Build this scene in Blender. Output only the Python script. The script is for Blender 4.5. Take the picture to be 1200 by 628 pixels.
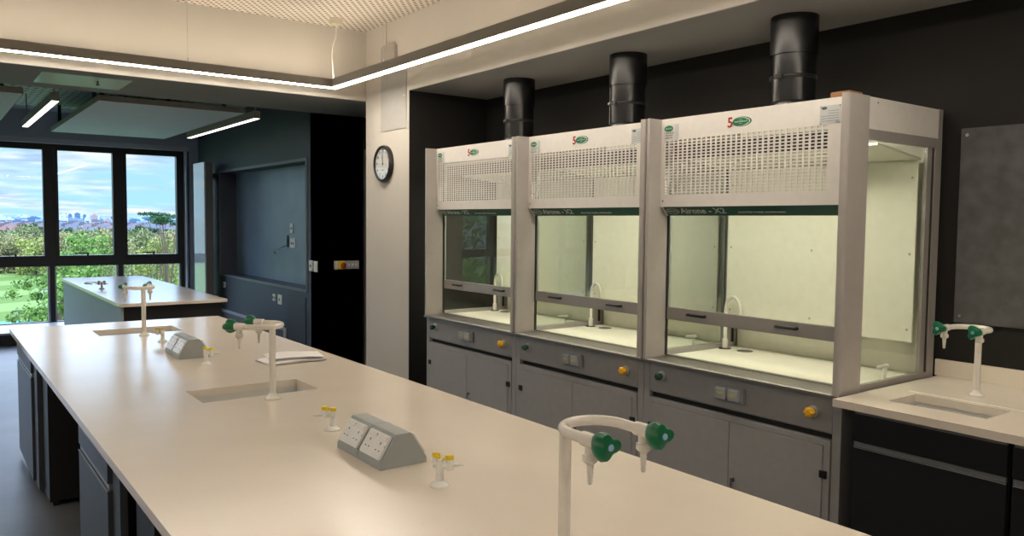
import bpy, bmesh, math, random
from mathutils import Vector, Matrix
PI = math.pi
random.seed(7)
S = bpy.context.scene
for o in list(bpy.data.objects): bpy.data.objects.remove(o)
C = S.collection

# ------------------------------------------------------------------ camera
cam_d = bpy.data.cameras.new('camera'); cam = bpy.data.objects.new('camera', cam_d); C.objects.link(cam)
CR = Vector((0.80257, -0.596477, 0.0098004)); CU = Vector((0.0269546, 0.0526696, 0.998248)); CF = Vector((0.5959487, 0.8008999, -0.0583488))
cam.matrix_world = Matrix(((CR.x, CU.x, -CF.x, 0), (CR.y, CU.y, -CF.y, 0), (CR.z, CU.z, -CF.z, 1.7), (0, 0, 0, 1)))
cam_d.sensor_width = 36; cam_d.lens = 929.21 * 36 / 1200; cam_d.clip_start = .05; cam_d.clip_end = 20000
S.camera = cam
# ------------------------------------------------------------------ exposure
S.view_settings.view_transform = 'Standard'; S.view_settings.look = 'None'
S.view_settings.exposure = 0.0; S.view_settings.gamma = 1; S.view_settings.use_curve_mapping = False
LAMP = 44.0        # strip lamps
LAMP_FAR = 3     # far-bay linear lamps
HOOD = 28.0         # cupboard lamps
SKY = 1.35
SUN = 1.5
# ------------------------------------------------------------------ world
W = bpy.data.worlds.new('sky'); S.world = W; W.use_nodes = True
nt = W.node_tree; N = nt.nodes; L = nt.links; N.clear()
out = N.new('ShaderNodeOutputWorld'); bg = N.new('ShaderNodeBackground'); L.new(bg.outputs[0], out.inputs[0])
tc = N.new('ShaderNodeTexCoord'); sp = N.new('ShaderNodeSeparateXYZ'); L.new(tc.outputs['Generated'], sp.inputs[0])
def mth(op, a, b=None, nodes=None, links=None):
    n = (nodes or N).new('ShaderNodeMath'); n.operation = op
    for i, v in enumerate((a, b)):
        if v is None: continue
        if isinstance(v, (int, float)): n.inputs[i].default_value = v
        else: (links or L).new(v, n.inputs[i])
    return n.outputs[0]
zc = mth('MAXIMUM', sp.outputs[2], 0.0); zd = mth('ADD', zc, 0.10)
cb = N.new('ShaderNodeCombineXYZ'); L.new(mth('DIVIDE', sp.outputs[0], zd), cb.inputs[0]); L.new(mth('DIVIDE', sp.outputs[1], zd), cb.inputs[1])
cl = N.new('ShaderNodeTexNoise'); cl.inputs['Scale'].default_value = .95; cl.inputs['Detail'].default_value = 7; cl.inputs['Roughness'].default_value = .55
L.new(cb.outputs[0], cl.inputs['Vector'])
r1 = N.new('ShaderNodeValToRGB'); e = r1.color_ramp.elements
e[0].position = .40; e[0].color = (0, 0, 0, 1); e[1].position = .60; e[1].color = (1, 1, 1, 1); L.new(cl.outputs[0], r1.inputs[0])
r2 = N.new('ShaderNodeValToRGB'); e = r2.color_ramp.elements
e[0].position = 0; e[0].color = (.36, .70, .86, 1); e[1].position = .30; e[1].color = (.36, .47, .80, 1); L.new(zc, r2.inputs[0])
cl2 = N.new('ShaderNodeTexNoise'); cl2.inputs['Scale'].default_value = 2.6; cl2.inputs['Detail'].default_value = 5; L.new(cb.outputs[0], cl2.inputs['Vector'])
r3 = N.new('ShaderNodeValToRGB'); e = r3.color_ramp.elements
e[0].position = .35; e[0].color = (.36, .54, .76, 1); e[1].position = .65; e[1].color = (.84, .92, .98, 1); L.new(cl2.outputs[0], r3.inputs[0])
mx = N.new('ShaderNodeMix'); mx.data_type = 'RGBA'; L.new(r1.outputs[0], mx.inputs[0]); L.new(r2.outputs[0], mx.inputs[6]); L.new(r3.outputs[0], mx.inputs[7])
L.new(mx.outputs[2], bg.inputs[0])
mr = N.new('ShaderNodeMapRange'); mr.inputs[1].default_value = .085; mr.inputs[2].default_value = .20; mr.inputs[3].default_value = SKY; mr.inputs[4].default_value = SKY * 5.5; L.new(sp.outputs[2], mr.inputs[0]); L.new(mr.outputs[0], bg.inputs[1])
# ------------------------------------------------------------------ sun (behind the building, lights the view)
sl = bpy.data.lights.new('sun', 'SUN'); sl.energy = SUN; sl.angle = .02; sl.color = (1, .96, .88)
so = bpy.data.objects.new('sun', sl); C.objects.link(so); so.rotation_euler = (math.radians(48), 0, math.radians(-30))

# ------------------------------------------------------------------ materials
def lin(c): return tuple(((v / 255) / 12.92 if v <= 10 else (((v / 255) + .055) / 1.055) ** 2.4) for v in c)
MATS = {}
def mat(name, col, rough=.5, metal=0, noise=0, nscale=20, bump=0, bscale=200, emit=None, estr=0, spec=.5, coat=0):
    if name in MATS: return MATS[name]
    m = bpy.data.materials.new(name); m.use_nodes = True; MATS[name] = m
    n, l = m.node_tree.nodes, m.node_tree.links; p = n['Principled BSDF']
    p.inputs['Base Color'].default_value = (*col, 1); p.inputs['Roughness'].default_value = rough; p.inputs['Metallic'].default_value = metal
    p.inputs['Specular IOR Level'].default_value = spec; p.inputs['Coat Weight'].default_value = coat
    t = n.new('ShaderNodeTexCoord')
    nz = n.new('ShaderNodeTexNoise'); nz.inputs['Scale'].default_value = nscale; nz.inputs['Detail'].default_value = 4; l.new(t.outputs['Object'], nz.inputs['Vector'])
    a = noise if noise else .03
    rp = n.new('ShaderNodeValToRGB'); q = rp.color_ramp.elements
    q[0].position = .3; q[0].color = (*[c * (1 - a) for c in col], 1); q[1].position = .7; q[1].color = (*[min(1, c * (1 + a)) for c in col], 1)
    l.new(nz.outputs[0], rp.inputs[0]); l.new(rp.outputs[0], p.inputs['Base Color'])
    if bump:
        b = n.new('ShaderNodeBump'); b.inputs['Strength'].default_value = bump; b.inputs['Distance'].default_value = .002
        z2 = n.new('ShaderNodeTexNoise'); z2.inputs['Scale'].default_value = bscale; l.new(t.outputs['Object'], z2.inputs['Vector'])
        l.new(z2.outputs[0], b.inputs['Height']); l.new(b.outputs[0], p.inputs['Normal'])
    if emit: p.inputs['Emission Color'].default_value = (*emit, 1); p.inputs['Emission Strength'].default_value = estr
    return m
def glass(name, tint=(1, 1, 1), ior=1.5, boost=1.0):
    m = bpy.data.materials.new(name); m.use_nodes = True; n, l = m.node_tree.nodes, m.node_tree.links; n.clear()
    o = n.new('ShaderNodeOutputMaterial'); mixs = n.new('ShaderNodeMixShader'); tr = n.new('ShaderNodeBsdfTransparent'); gl = n.new('ShaderNodeBsdfGlossy')
    ge = n.new('ShaderNodeNewGeometry'); dt = n.new('ShaderNodeVectorMath'); dt.operation = 'DOT_PRODUCT'; l.new(ge.outputs['Normal'], dt.inputs[0]); l.new(ge.outputs['Incoming'], dt.inputs[1])
    f0 = ((ior - 1) / (ior + 1)) ** 2; gl.inputs['Roughness'].default_value = 0.0
    fr = mth('ADD', mth('MULTIPLY', mth('POWER', mth('SUBTRACT', 1, mth('ABSOLUTE', dt.outputs['Value'], None, n, l), n, l), 5, n, l), 1 - f0, n, l), f0, n, l)
    tr.inputs[0].default_value = (*tint, 1)
    mm = mth('MULTIPLY', fr, boost, n, l)
    l.new(mm, mixs.inputs[0]); l.new(tr.outputs[0], mixs.inputs[1]); l.new(gl.outputs[0], mixs.inputs[2]); l.new(mixs.outputs[0], o.inputs[0])
    return m
def worktop_mat():
    m = mat('solid_surface', (.74, .66, .56), .21, noise=.03, nscale=3, spec=.85)
    n, l = m.node_tree.nodes, m.node_tree.links; p = n['Principled BSDF']
    t = n.new('ShaderNodeTexCoord'); v = n.new('ShaderNodeTexVoronoi'); v.inputs['Scale'].default_value = 42; l.new(t.outputs['Object'], v.inputs['Vector'])
    r = n.new('ShaderNodeValToRGB'); q = r.color_ramp.elements; q[0].position = .06; q[0].color = (1, 1, 1, 1); q[1].position = .10; q[1].color = (0, 0, 0, 1)
    l.new(v.outputs['Distance'], r.inputs[0])
    sc = n.new('ShaderNodeSeparateColor'); l.new(v.outputs['Color'], sc.inputs[0])
    g = mth('GREATER_THAN', sc.outputs[0], .6, n, l); f = mth('MULTIPLY', r.outputs[0], g, n, l); f = mth('MULTIPLY', f, .35, n, l)
    x = n.new('ShaderNodeMix'); x.data_type = 'RGBA'; l.new(f, x.inputs[0]); src = p.inputs['Base Color'].links[0].from_socket
    l.new(src, x.inputs[6]); x.inputs[7].default_value = (.30, .22, .15, 1); l.new(x.outputs[2], p.inputs['Base Color'])
    return m
def mesh_ceiling_mat(name, col, hole, scale, size=.2):
    # expanded-metal ceiling: diamond lattice with holes
    m = mat(name, col, .6); n, l = m.node_tree.nodes, m.node_tree.links; p = n['Principled BSDF']
    t = n.new('ShaderNodeTexCoord'); mp = n.new('ShaderNodeMapping'); mp.inputs['Rotation'].default_value = (0, 0, math.radians(45)); mp.inputs['Scale'].default_value = (scale, scale * .8, scale)
    l.new(t.outputs['Object'], mp.inputs[0]); s = n.new('ShaderNodeSeparateXYZ'); l.new(mp.outputs[0], s.inputs[0])
    def cell(x): return mth('ABSOLUTE', mth('SUBTRACT', mth('FRACT', x, None, n, l), .5, n, l), None, n, l)
    f = mth('LESS_THAN', mth('MAXIMUM', cell(s.outputs[0]), cell(s.outputs[1]), n, l), size, n, l)
    x = n.new('ShaderNodeMix'); x.data_type = 'RGBA'; l.new(f, x.inputs[0]); x.inputs[6].default_value = (*col, 1); x.inputs[7].default_value = (*hole, 1)
    l.new(x.outputs[2], p.inputs['Base Color'])
    return m
M_top = worktop_mat()
M_wall = mat('cream_paint', (.57, .535, .48), .85, noise=.02, nscale=2, bump=.1)
M_soffit_shade = mat('soffit_shade', (.27, .265, .26), .9, noise=.02, nscale=2)  # wall paint darkened: shade of the unlit underside put into the colour
M_far_ceil = mat('far_ceiling_paint', (.22, .24, .28), .9)
M_black = mat('black_paint', (.013, .012, .011), .75, bump=.15, spec=.3)
M_slate = mat('slate_paint', (.050, .064, .090), .55, noise=.06, nscale=2, bump=.2, spec=.5)
M_screen = mat('recess_board', (.19, .26, .35), .34, noise=.1, nscale=3, bump=.2, bscale=12, spec=.6)
M_ltblue = mat('aluminium_trim', (.45, .48, .52), .45)
M_mesh = mesh_ceiling_mat('mesh_ceiling', (.66, .60, .52), (.13, .105, .085), 21, .24)
M_mesh2 = mesh_ceiling_mat('mesh_ceiling_far', (.42, .47, .52), (.03, .03, .04), 9, .2)
M_floor = mat('floor_vinyl', (.085, .088, .095), .38, noise=.25, nscale=2.2, bump=.3, bscale=30)
M_frame = mat('window_frame', (.010, .011, .013), .45)
M_reveal = mat('reveal_paint', (.32, .36, .42), .6)
M_cup = mat('cupboard_white', (.70, .67, .63), .42)
M_post = mat('post_taupe', (.40, .37, .345), .35)
M_cupframe = mat('cupboard_extrusion', (.33, .31, .29), .35, metal=.15)
M_base = mat('cabinet_grey', (.33, .325, .32), .45, bump=.1, bscale=300)
M_basedk = mat('cabinet_gap', (.008, .008, .008), .8)
M_steel = mat('brushed_steel', (.30, .29, .27), .5, metal=.9, noise=.1, nscale=60)
M_liner = mat('liner_cream', (.80, .775, .66), .45)
M_tray = mat('tray_cream', (.78, .76, .64), .3)
M_green = mat('fascia_green', (.004, .085, .055), .35)
M_logo_g = mat('logo_green', (.01, .17, .08), .4)
M_logo_r = mat('logo_red', (.45, .02, .02), .4)
M_silver = mat('print_silver', (.55, .58, .55), .4)
M_printk = mat('print_dark', (.08, .09, .09), .6)
M_label = mat('label_plate', (.50, .52, .52), .4)
M_labelw = mat('label_white', (.60, .60, .56), .5)
M_blackpl = mat('black_plastic', (.012, .012, .012), .35)
M_pvc = mat('black_pvc', (.010, .010, .011), .25)
M_knobg = mat('green_plastic', (.005, .135, .055), .3)
M_knobg2 = mat('dark_green_plastic', (.01, .06, .03), .35)
M_blue = mat('blue_cap', (.25, .42, .62), .4)
M_yellow = mat('yellow_plastic', (.75, .55, .02), .4)
M_orange = mat('amber_plastic', (.85, .45, .01), .35)
M_tap = mat('tap_enamel', (.72, .68, .62), .25, coat=.3)
M_tapw = mat('white_enamel', (.80, .79, .75), .25)
M_pod = mat('pod_grey', (.33, .355, .35), .5)
M_sock = mat('socket_white', (.74, .74, .72), .3)
M_dark = mat('pin_hole', (.01, .01, .01), .8)
M_sink = mat('sink_grey', (.60, .59, .56), .4)
M_cabk = mat('black_laminate', (.010, .010, .011), .42)
M_cab = mat('slate_laminate', (.045, .050, .058), .38)
M_alu = mat('aluminium', (.42, .43, .45), .35, metal=.8)
M_chrome = mat('chrome', (.6, .6, .6), .12, metal=1)
M_panel_g = mat('pale_green_panel', (.30, .37, .38), .5)
M_raft = mat('acoustic_raft', (.62, .67, .74), .8)
M_raftedge = mat('raft_edge', (.25, .24, .22), .7)
M_lampbody = mat('lamp_body', (.30, .28, .25), .45)
M_paper = mat('paper', (.74, .72, .72), .7)
M_felt = mat('grey_felt', (.085, .085, .086), .95, noise=.18, nscale=14, bump=.5, bscale=400)
M_red = mat('red_plastic', (.45, .03, .02), .4)
M_clockface = mat('clock_face', (.75, .76, .76), .5)
M_card = mat('brown_card', (.28, .14, .07), .7)
M_strip = mat('strip_diffuser', (.9, .9, .9), .5, emit=(1, .89, .75), estr=LAMP)
M_strip2 = mat('far_diffuser', (.9, .9, .9), .5, emit=(1, .93, .90), estr=LAMP_FAR)
M_hoodlamp = mat('hood_diffuser', (.9, .9, .9), .5, emit=(1, .95, .78), estr=HOOD)
G_win = glass('window_glass', (.985, .985, .99), 1.28)
G_sash = glass('sash_glass', (.955, .975, .955), 1.5, 1.0)

# ------------------------------------------------------------------ mesh builder
class MB:
    def __init__(s): s.b = bmesh.new()
    def box(s, x0, x1, y0, y1, z0, z1, bev=0):
        vs = [s.b.verts.new(p) for p in ((x0, y0, z0), (x1, y0, z0), (x1, y1, z0), (x0, y1, z0), (x0, y0, z1), (x1, y0, z1), (x1, y1, z1), (x0, y1, z1))]
        fs = [s.b.faces.new([vs[i] for i in f]) for f in ((3, 2, 1, 0), (4, 5, 6, 7), (0, 1, 5, 4), (1, 2, 6, 5), (2, 3, 7, 6), (3, 0, 4, 7))]
        if bev:
            es = list({e for f in fs for e in f.edges})
            bmesh.ops.bevel(s.b, geom=es, offset=bev, segments=2, affect='EDGES')
        return s
    def prism(s, poly, axis, a, b, bev=0):
        # poly: 2-D points; axis: extrusion axis
        def P(p, t): return {'x': (t, p[0], p[1]), 'y': (p[0], t, p[1]), 'z': (p[0], p[1], t)}[axis]
        A = [s.b.verts.new(P(p, a)) for p in poly]; B = [s.b.verts.new(P(p, b)) for p in poly]; n = len(poly)
        fs = [s.b.faces.new(A), s.b.faces.new(B[::-1])]
        for i in range(n): fs.append(s.b.faces.new((A[i], B[i], B[(i + 1) % n], A[(i + 1) % n])))
        bmesh.ops.recalc_face_normals(s.b, faces=fs)
        if bev: bmesh.ops.bevel(s.b, geom=list({e for f in fs for e in f.edges}), offset=bev, segments=2, affect='EDGES')
        return s
    def tube(s, pts, r, seg=12, caps=True):
        pts = [Vector(p) for p in pts]; rs = r if isinstance(r, (list, tuple)) else [r] * len(pts)
        rings = []; up = None
        for i, p in enumerate(pts):
            t = (pts[min(i + 1, len(pts) - 1)] - pts[max(i - 1, 0)]).normalized()
            if up is None: up = t.orthogonal().normalized()
            else: up = (up - t * up.dot(t)).normalized()
            v = t.cross(up)
            rings.append([s.b.verts.new(p + (up * math.cos(2 * PI * k / seg) + v * math.sin(2 * PI * k / seg)) * rs[i]) for k in range(seg)])
        for A, B in zip(rings, rings[1:]):
            for k in range(seg):
                f = s.b.faces.new((A[k], A[(k + 1) % seg], B[(k + 1) % seg], B[k])); f.smooth = True
        if caps: s.b.faces.new(rings[0][::-1]); s.b.faces.new(rings[-1])
        return s
    def lathe(s, prof, o=(0, 0, 0), d=(0, 0, 1), seg=24):
        # prof: (distance along d, radius)
        o = Vector(o); d = Vector(d).normalized(); u = d.orthogonal().normalized(); v = d.cross(u); rings = []
        for h, r in prof: rings.append([s.b.verts.new(o + d * h + (u * math.cos(2 * PI * k / seg) + v * math.sin(2 * PI * k / seg)) * r) for k in range(seg)])
        for A, B in zip(rings, rings[1:]):
            for k in range(seg):
                f = s.b.faces.new((A[k], A[(k + 1) % seg], B[(k + 1) % seg], B[k])); f.smooth = True
        s.b.faces.new(rings[0][::-1]); s.b.faces.new(rings[-1])
        return s
    def quad(s, *p): s.b.faces.new([s.b.verts.new(q) for q in p]); return s
    def xform(s, m): bmesh.ops.transform(s.b, matrix=m, verts=s.b.verts); return s
    def build(s, name, m, parent=None, **props):
        me = bpy.data.meshes.new(name); bmesh.ops.recalc_face_normals(s.b, faces=[f for f in s.b.faces]) ; s.b.to_mesh(me); s.b.free()
        for k in (m if isinstance(m, list) else [m]): me.materials.append(k)
        try: me.set_sharp_from_angle(angle=math.radians(40))
        except Exception: pass
        o = bpy.data.objects.new(name, me); C.objects.link(o)
        if parent: o.parent = parent
        for k, v in props.items(): o[k] = v
        return o
def thing(name, label, cat, loc=(0, 0, 0), rz=0, group=None):
    o = bpy.data.objects.new(name, None); C.objects.link(o); o.location = loc; o.rotation_euler = (0, 0, rz); o.empty_display_size = .1
    o['label'] = label; o['category'] = cat
    if group: o['group'] = group
    return o
def tag(o, label, cat, group=None, kind=None):
    o['label'] = label; o['category'] = cat
    if group: o['group'] = group
    if kind: o['kind'] = kind
    return o
def struct(name, mb, m): return mb.build(name, m, None, kind='structure')
KIDS = {}
def dup(root, loc=None, rz=None, label=None, scale=None):
    def rec(o, par):
        c = o.copy(); C.objects.link(c); c.parent = par
        for ch in o.children: rec(ch, c)
        return c
    r = rec(root, None)
    if loc is not None: r.location = loc
    if rz is not None: r.rotation_euler = (0, 0, rz)
    if label: r['label'] = label
    if scale: r.scale = scale
    return r
MXR = Matrix(((0, 0, -1, 0), (-1, 0, 0, 0), (0, 1, 0, 0), (0, 0, 0, 1)))   # text read by someone looking along +x
def text(name, body, size, loc, m, parent, sx=1.0, basis=MXR, bold=0.0, tilt=0, shear=0, ax='LEFT'):
    c = bpy.data.curves.new(name, 'FONT'); c.body = body; c.size = size; c.extrude = .0006; c.offset = bold; c.shear = shear; c.align_x = ax; c.align_y = 'CENTER'; c.resolution_u = 3
    t = bpy.data.objects.new('tmp', c); C.objects.link(t)
    dg = bpy.context.evaluated_depsgraph_get(); me = bpy.data.meshes.new_from_object(t.evaluated_get(dg))
    bpy.data.objects.remove(t)
    me.transform(Matrix.Translation(Vector(loc)) @ basis @ Matrix.Rotation(tilt, 4, 'X') @ Matrix.Diagonal((sx, 1, 1, 1)))
    me.name = name; me.materials.clear(); me.materials.append(m)
    o = bpy.data.objects.new(name, me); C.objects.link(o)
    if parent: o.parent = parent
    return o
def ellipse(mb, cx, cy, cz, ry, rz, th, hole=0, seg=28, tiltx=0):
    # flat ellipse (or ring) facing -x
    pts = [(cy + ry * math.cos(2 * PI * k / seg), cz + rz * math.sin(2 * PI * k / seg)) for k in range(seg)]
    off = lambda z: (z - cz) * tiltx
    F = [mb.b.verts.new((cx - th + off(p[1]), p[0], p[1])) for p in pts]; B = [mb.b.verts.new((cx + off(p[1]), p[0], p[1])) for p in pts]
    for k in range(seg): mb.b.faces.new((F[k], F[(k + 1) % seg], B[(k + 1) % seg], B[k]))
    if hole:
        q = [(cy + (p[0] - cy) * hole, cz + (p[1] - cz) * hole) for p in pts]
        H = [mb.b.verts.new((cx - th + off(p[1]), p[0], p[1])) for p in q]
        for k in range(seg): mb.b.faces.new((F[k], H[k], H[(k + 1) % seg], F[(k + 1) % seg]))
    else: mb.b.faces.new(F)
    return mb

# ================================================================== STRUCTURE
ZB = 2.865; ZC = 3.53; XC = 3.53; XW = 4.37; YR = 6.30; YB0 = 7.17; YB1 = 8.29; XS = 3.54; YW = 13.1; YF = 13.30
struct('floor', MB().box(-6, 6, -4.2, 13.5, -.2, 0), M_floor)
struct('ceiling', MB().box(-6, XC, -4.2, YB0, ZC, ZC + .1), M_mesh)
struct('wall_beam', MB().box(-6, XC, YB0, YB1, ZB, 3.8), [M_wall])
bm_ = MB().box(XC, XW + .2, YR + .01, YB0, 0, 3.8); struct('wall_column', bm_, M_wall)
struct('wall_bulkhead', MB().box(XC, XW + .2, -4.2, YR + .01, ZB, 3.8), M_wall)
struct('ceiling_soffit_right', MB().box(XC + .001, XW, -4.0, YR, ZB - .004, ZB), M_soffit_shade)  # thin skin under the bulkhead, carries the painted shade
struct('ceiling_soffit_beam', MB().box(-5.8, XC, YB0 + .001, YB1, ZB - .004, ZB).box(XC, 5.3, YB0 + .001, YB1, ZB - .004, ZB), M_soffit_shade)
struct('wall_right', MB().box(XW, XW + .2, -4.2, YR, 0, ZB), M_black)
struct('wall_recess_end', MB().box(XC, XW, YR, YR + .01, 0, ZB), M_black)
struct('wall_rear', MB().box(-6, XW + .2, -4.2, -4.0, 0, 3.8), M_wall)
struct('wall_left', MB().box(-6, -5.8, -4.2, 13.5, 0, 3.8), M_wall)
struct('wall_passage', MB().box(5.3, 5.4, 6.5, 9, 0, ZB + .1).box(XC, 5.3, YB0 + .001, YB1 - .001, ZB, 3.8).box(XW + .2, 5.3, YB0 - .1, YB0, 0, ZB), M_black)
struct('wall_block', MB().box(XS, 5.3, YB1, YB1 + .3, 0, 3.8), M_black)
struct('trim_1', MB().box(4.06, 4.085, YB1 - .03, YB1, 0, 2.5), M_alu)
# wall with the screen recess
R0, R1, Z0, Z1 = 8.72, 11.98, .893, 2.37
w = MB().box(XS, XS + .5, YB1, R0, 0, 3.8).box(XS, XS + .5, R1, YF + .1, 0, 3.8).box(XS, XS + .5, R0, R1, 0, Z0).box(XS, XS + .5, R0, R1, Z1, 3.8).box(XS + .26, XS + .5, R0, R1, Z0, Z1)
struct('wall_screen', w, M_slate)
struct('trim_2', MB().box(XS - .012, XS + .0, R0 - .03, R1 + .03, Z1, Z1 + .035).box(XS - .012, XS, R0 - .03, R1 + .03, Z0 - .03, Z0).box(XS - .012, XS, R1, R1 + .03, Z0, Z1).box(XS - .012, XS, R0 - .03, R0, Z0, Z1), mat('recess_trim', (.13, .15, .18), .4))
struct('wall_recess_board', MB().box(XS + .235, XS + .26, R0, R1, Z0, Z1), M_screen)
# access panel under the screen
struct('wall_access_panel', MB().box(XS - .008, XS, 8.74, 9.33, .02, .80), mat('access_panel_paint', (.03, .038, .046), .5))
# far ceiling
CZ2 = 3.2
struct('ceiling_far', MB().box(-6, XS, YB1, YF + .1, CZ2, CZ2 + .1), M_far_ceil)
struct('ceiling_mesh_strip', MB().box(-6, 3.0, YB1, 12.4, CZ2 - .02, CZ2), M_mesh2)
struct('roof', MB().box(-6.2, 6, -4.4, 13.7, 3.8, 4.0), M_far_ceil)  # unseen slab added to keep the sun out of the room
# window wall
WXR = 3.40; WZ0 = .155; WZ1 = 2.82
struct('wall_window', MB().box(-6, XS, YW, YF + .12, 0, WZ0 - .02).box(-6, XS, YW, YF + .12, WZ1, CZ2 + .1).box(WXR, XS, YW, YF + .12, WZ0 - .02, WZ1).box(-6, -4.85, YW, YF + .12, WZ0 - .02, WZ1), M_reveal)
struct('baseboard_window', MB().box(-6, XS, 12.32, 12.36, 0, .14), M_frame)
struct('trim_sill', MB().box(-6, XS, 12.30, YF - .05, .14, .165).box(-6, XS, 12.36, YW, 0, .14), mat('sill_paint', (.5, .52, .52), .35))
struct('trim_blind_box', MB().box(-4.85, WXR, YF - .19, YF - .04, 2.755, 2.82), M_ltblue)
# window bays
BW = .912
def bay(i, xc, first=None):
    # xc = left mullion centre
    root = bpy.data.objects.new('window_%d' % i, None); C.objects.link(root); root.location = (xc, YF, 0); root['kind'] = 'structure'
    f = MB()
    f.box(-.045, .045, -.06, .05, 1.0, 2.76)               # upper mullion
    f.box(-.032, .032, -.03, .05, WZ0, 1.0)                 # lower mullion
    f.box(.03, BW - .03, -.06, .05, 2.70, 2.76); f.box(-.045, BW - .045, -.06, .05, .985, 1.095)
    f.box(.03, BW - .03, -.05, .05, WZ0 - .01, WZ0 + .02)
    f.build('window_frame', M_frame, root)
    s_ = MB(); a, b, z0, z1 = .045, BW - .045, 1.095, 2.70
    s_.box(a, a + .05, -.075, .03, z0, z1).box(b - .05, b, -.075, .03, z0, z1).box(a + .05, b - .05, -.075, .03, z0, z0 + .045).box(a + .05, b - .05, -.075, .03, z1 - .03, z1)
    sash = s_.build('opening_sash', M_frame, root)
    MB().box(a + .04, b - .04, -.005, .005, z0 + .035, z1 - .02).build('pane', G_win, sash)
    MB().box(BW / 2 - .05, BW / 2 + .05, -.095, -.075, z0 + .01, z0 + .03).box(BW / 2 - .012, BW / 2 + .012, -.125, -.095, z0 + .01, z0 + .085, .003).box(BW / 2 - .17, BW / 2 + .012, -.14, -.12, z0 + .07, z0 + .088, .003).build('handle', M_frame, sash)
    MB().box(.032, BW - .032, 0, .01, WZ0 + .02, .985).build('lower_pane', G_win, root)
    MB().box(.032, .05, -.02, .04, WZ0 + .02, .985).box(BW - .06, BW - .032, -.02, .04, WZ0 + .02, .985).build('glazing_bead', M_alu, root)
    return root
b1 = bay(1, 3.335 - BW)
for i in range(1, 9):
    r_ = dup(b1, (3.335 - BW * (i + 1), YF, 0)); r_.name = 'window_%d' % (i + 1)
struct('trim_window_end', MB().box(3.29, 3.345, -.0 + YF - .06, YF + .05, WZ0, 2.76).box(3.335, WXR, YF - .02, YF + .05, WZ0, 2.82), M_frame)
struct('trim_blind_track', MB().box(3.352, 3.372, YW + .02, YF - .03, WZ0, 2.8), M_ltblue)

# ================================================================== ISLAND BENCH
BX0, BX1, BY0, BY1, BZ = .484, 1.946, .5, 6.68, .9
def slab(holes, x0, x1, y0, y1, z0, z1):
    mb = MB(); hx = sorted({x0, x1, *[h[0] for h in holes], *[h[1] for h in holes]}); hy = sorted({y0, y1, *[h[2] for h in holes], *[h[3] for h in holes]})
    b = mb.b; V = {}
    def v(x, y, z):
        k = (round(x, 4), round(y, 4), round(z, 4))
        if k not in V: V[k] = b.verts.new((x, y, z))
        return V[k]
    def ish(xa, xb, ya, yb): return any(h[0] <= xa + 1e-5 and xb <= h[1] + 1e-5 and h[2] <= ya + 1e-5 and yb <= h[3] + 1e-5 for h in holes)
    cells = [[not ish(hx[i], hx[i + 1], hy[j], hy[j + 1]) for j in range(len(hy) - 1)] for i in range(len(hx) - 1)]
    g = lambda i, j: 0 <= i < len(cells) and 0 <= j < len(cells[0]) and cells[i][j]
    for i in range(len(hx) - 1):
        for j in range(len(hy) - 1):
            if not g(i, j): continue
            xa, xb, ya, yb = hx[i], hx[i + 1], hy[j], hy[j + 1]
            b.faces.new((v(xa, ya, z1), v(xb, ya, z1), v(xb, yb, z1), v(xa, yb, z1))); b.faces.new((v(xa, yb, z0), v(xb, yb, z0), v(xb, ya, z0), v(xa, ya, z0)))
            for di, dj, p, q in ((-1, 0, (xa, yb), (xa, ya)), (1, 0, (xb, ya), (xb, yb)), (0, -1, (xa, ya), (xb, ya)), (0, 1, (xb, yb), (xa, yb))):
                if not g(i + di, j + dj): b.faces.new((v(*p, z1), v(*q, z1), v(*q, z0), v(*p, z0)))
    return mb
def sink(mb_name, parent, x0, x1, y0, y1, zt, depth=.15, t=.012):
    m = MB(); ix0, ix1, iy0, iy1 = x0 - .004, x1 + .004, y0 - .004, y1 + .004; zb = zt - depth
    m.box(ix0 - t, ix0, iy0 - t, iy1 + t, zb, zt).box(ix1, ix1 + t, iy0 - t, iy1 + t, zb, zt).box(ix0, ix1, iy0 - t, iy0, zb, zt).box(ix0, ix1, iy1, iy1 + t, zb, zt).box(ix0, ix1, iy0, iy1, zb - t, zb)
    o = m.build(mb_name, M_sink, parent)
    MB().lathe([(0, .035), (.004, .03)], ((ix0 + ix1) / 2, (iy0 + iy1) / 2, zb), seg=20).build('drain', M_chrome, o)
    return o
bench = thing('island_bench', 'long cream-topped laboratory island bench with sinks in the foreground', 'bench', (0, 0, 0))
SK = [(.945, 1.48, 5.93, 6.25), (.96, 1.49, 3.53, 3.815), (.96, 1.49, .80, 1.09)]
slab(SK, BX0, BX1, BY0, BY1, BZ - .032, BZ).build('worktop', M_top, bench)
for s_ in SK: sink('sink_basin', bench, *s_, BZ - .032)
MB().box(1.19, 1.24, .6, 6.6, .0, BZ - .24).box(1.10, 1.33, .6, 6.6, .62, .665).build('service_spine', M_cabk, bench)
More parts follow.
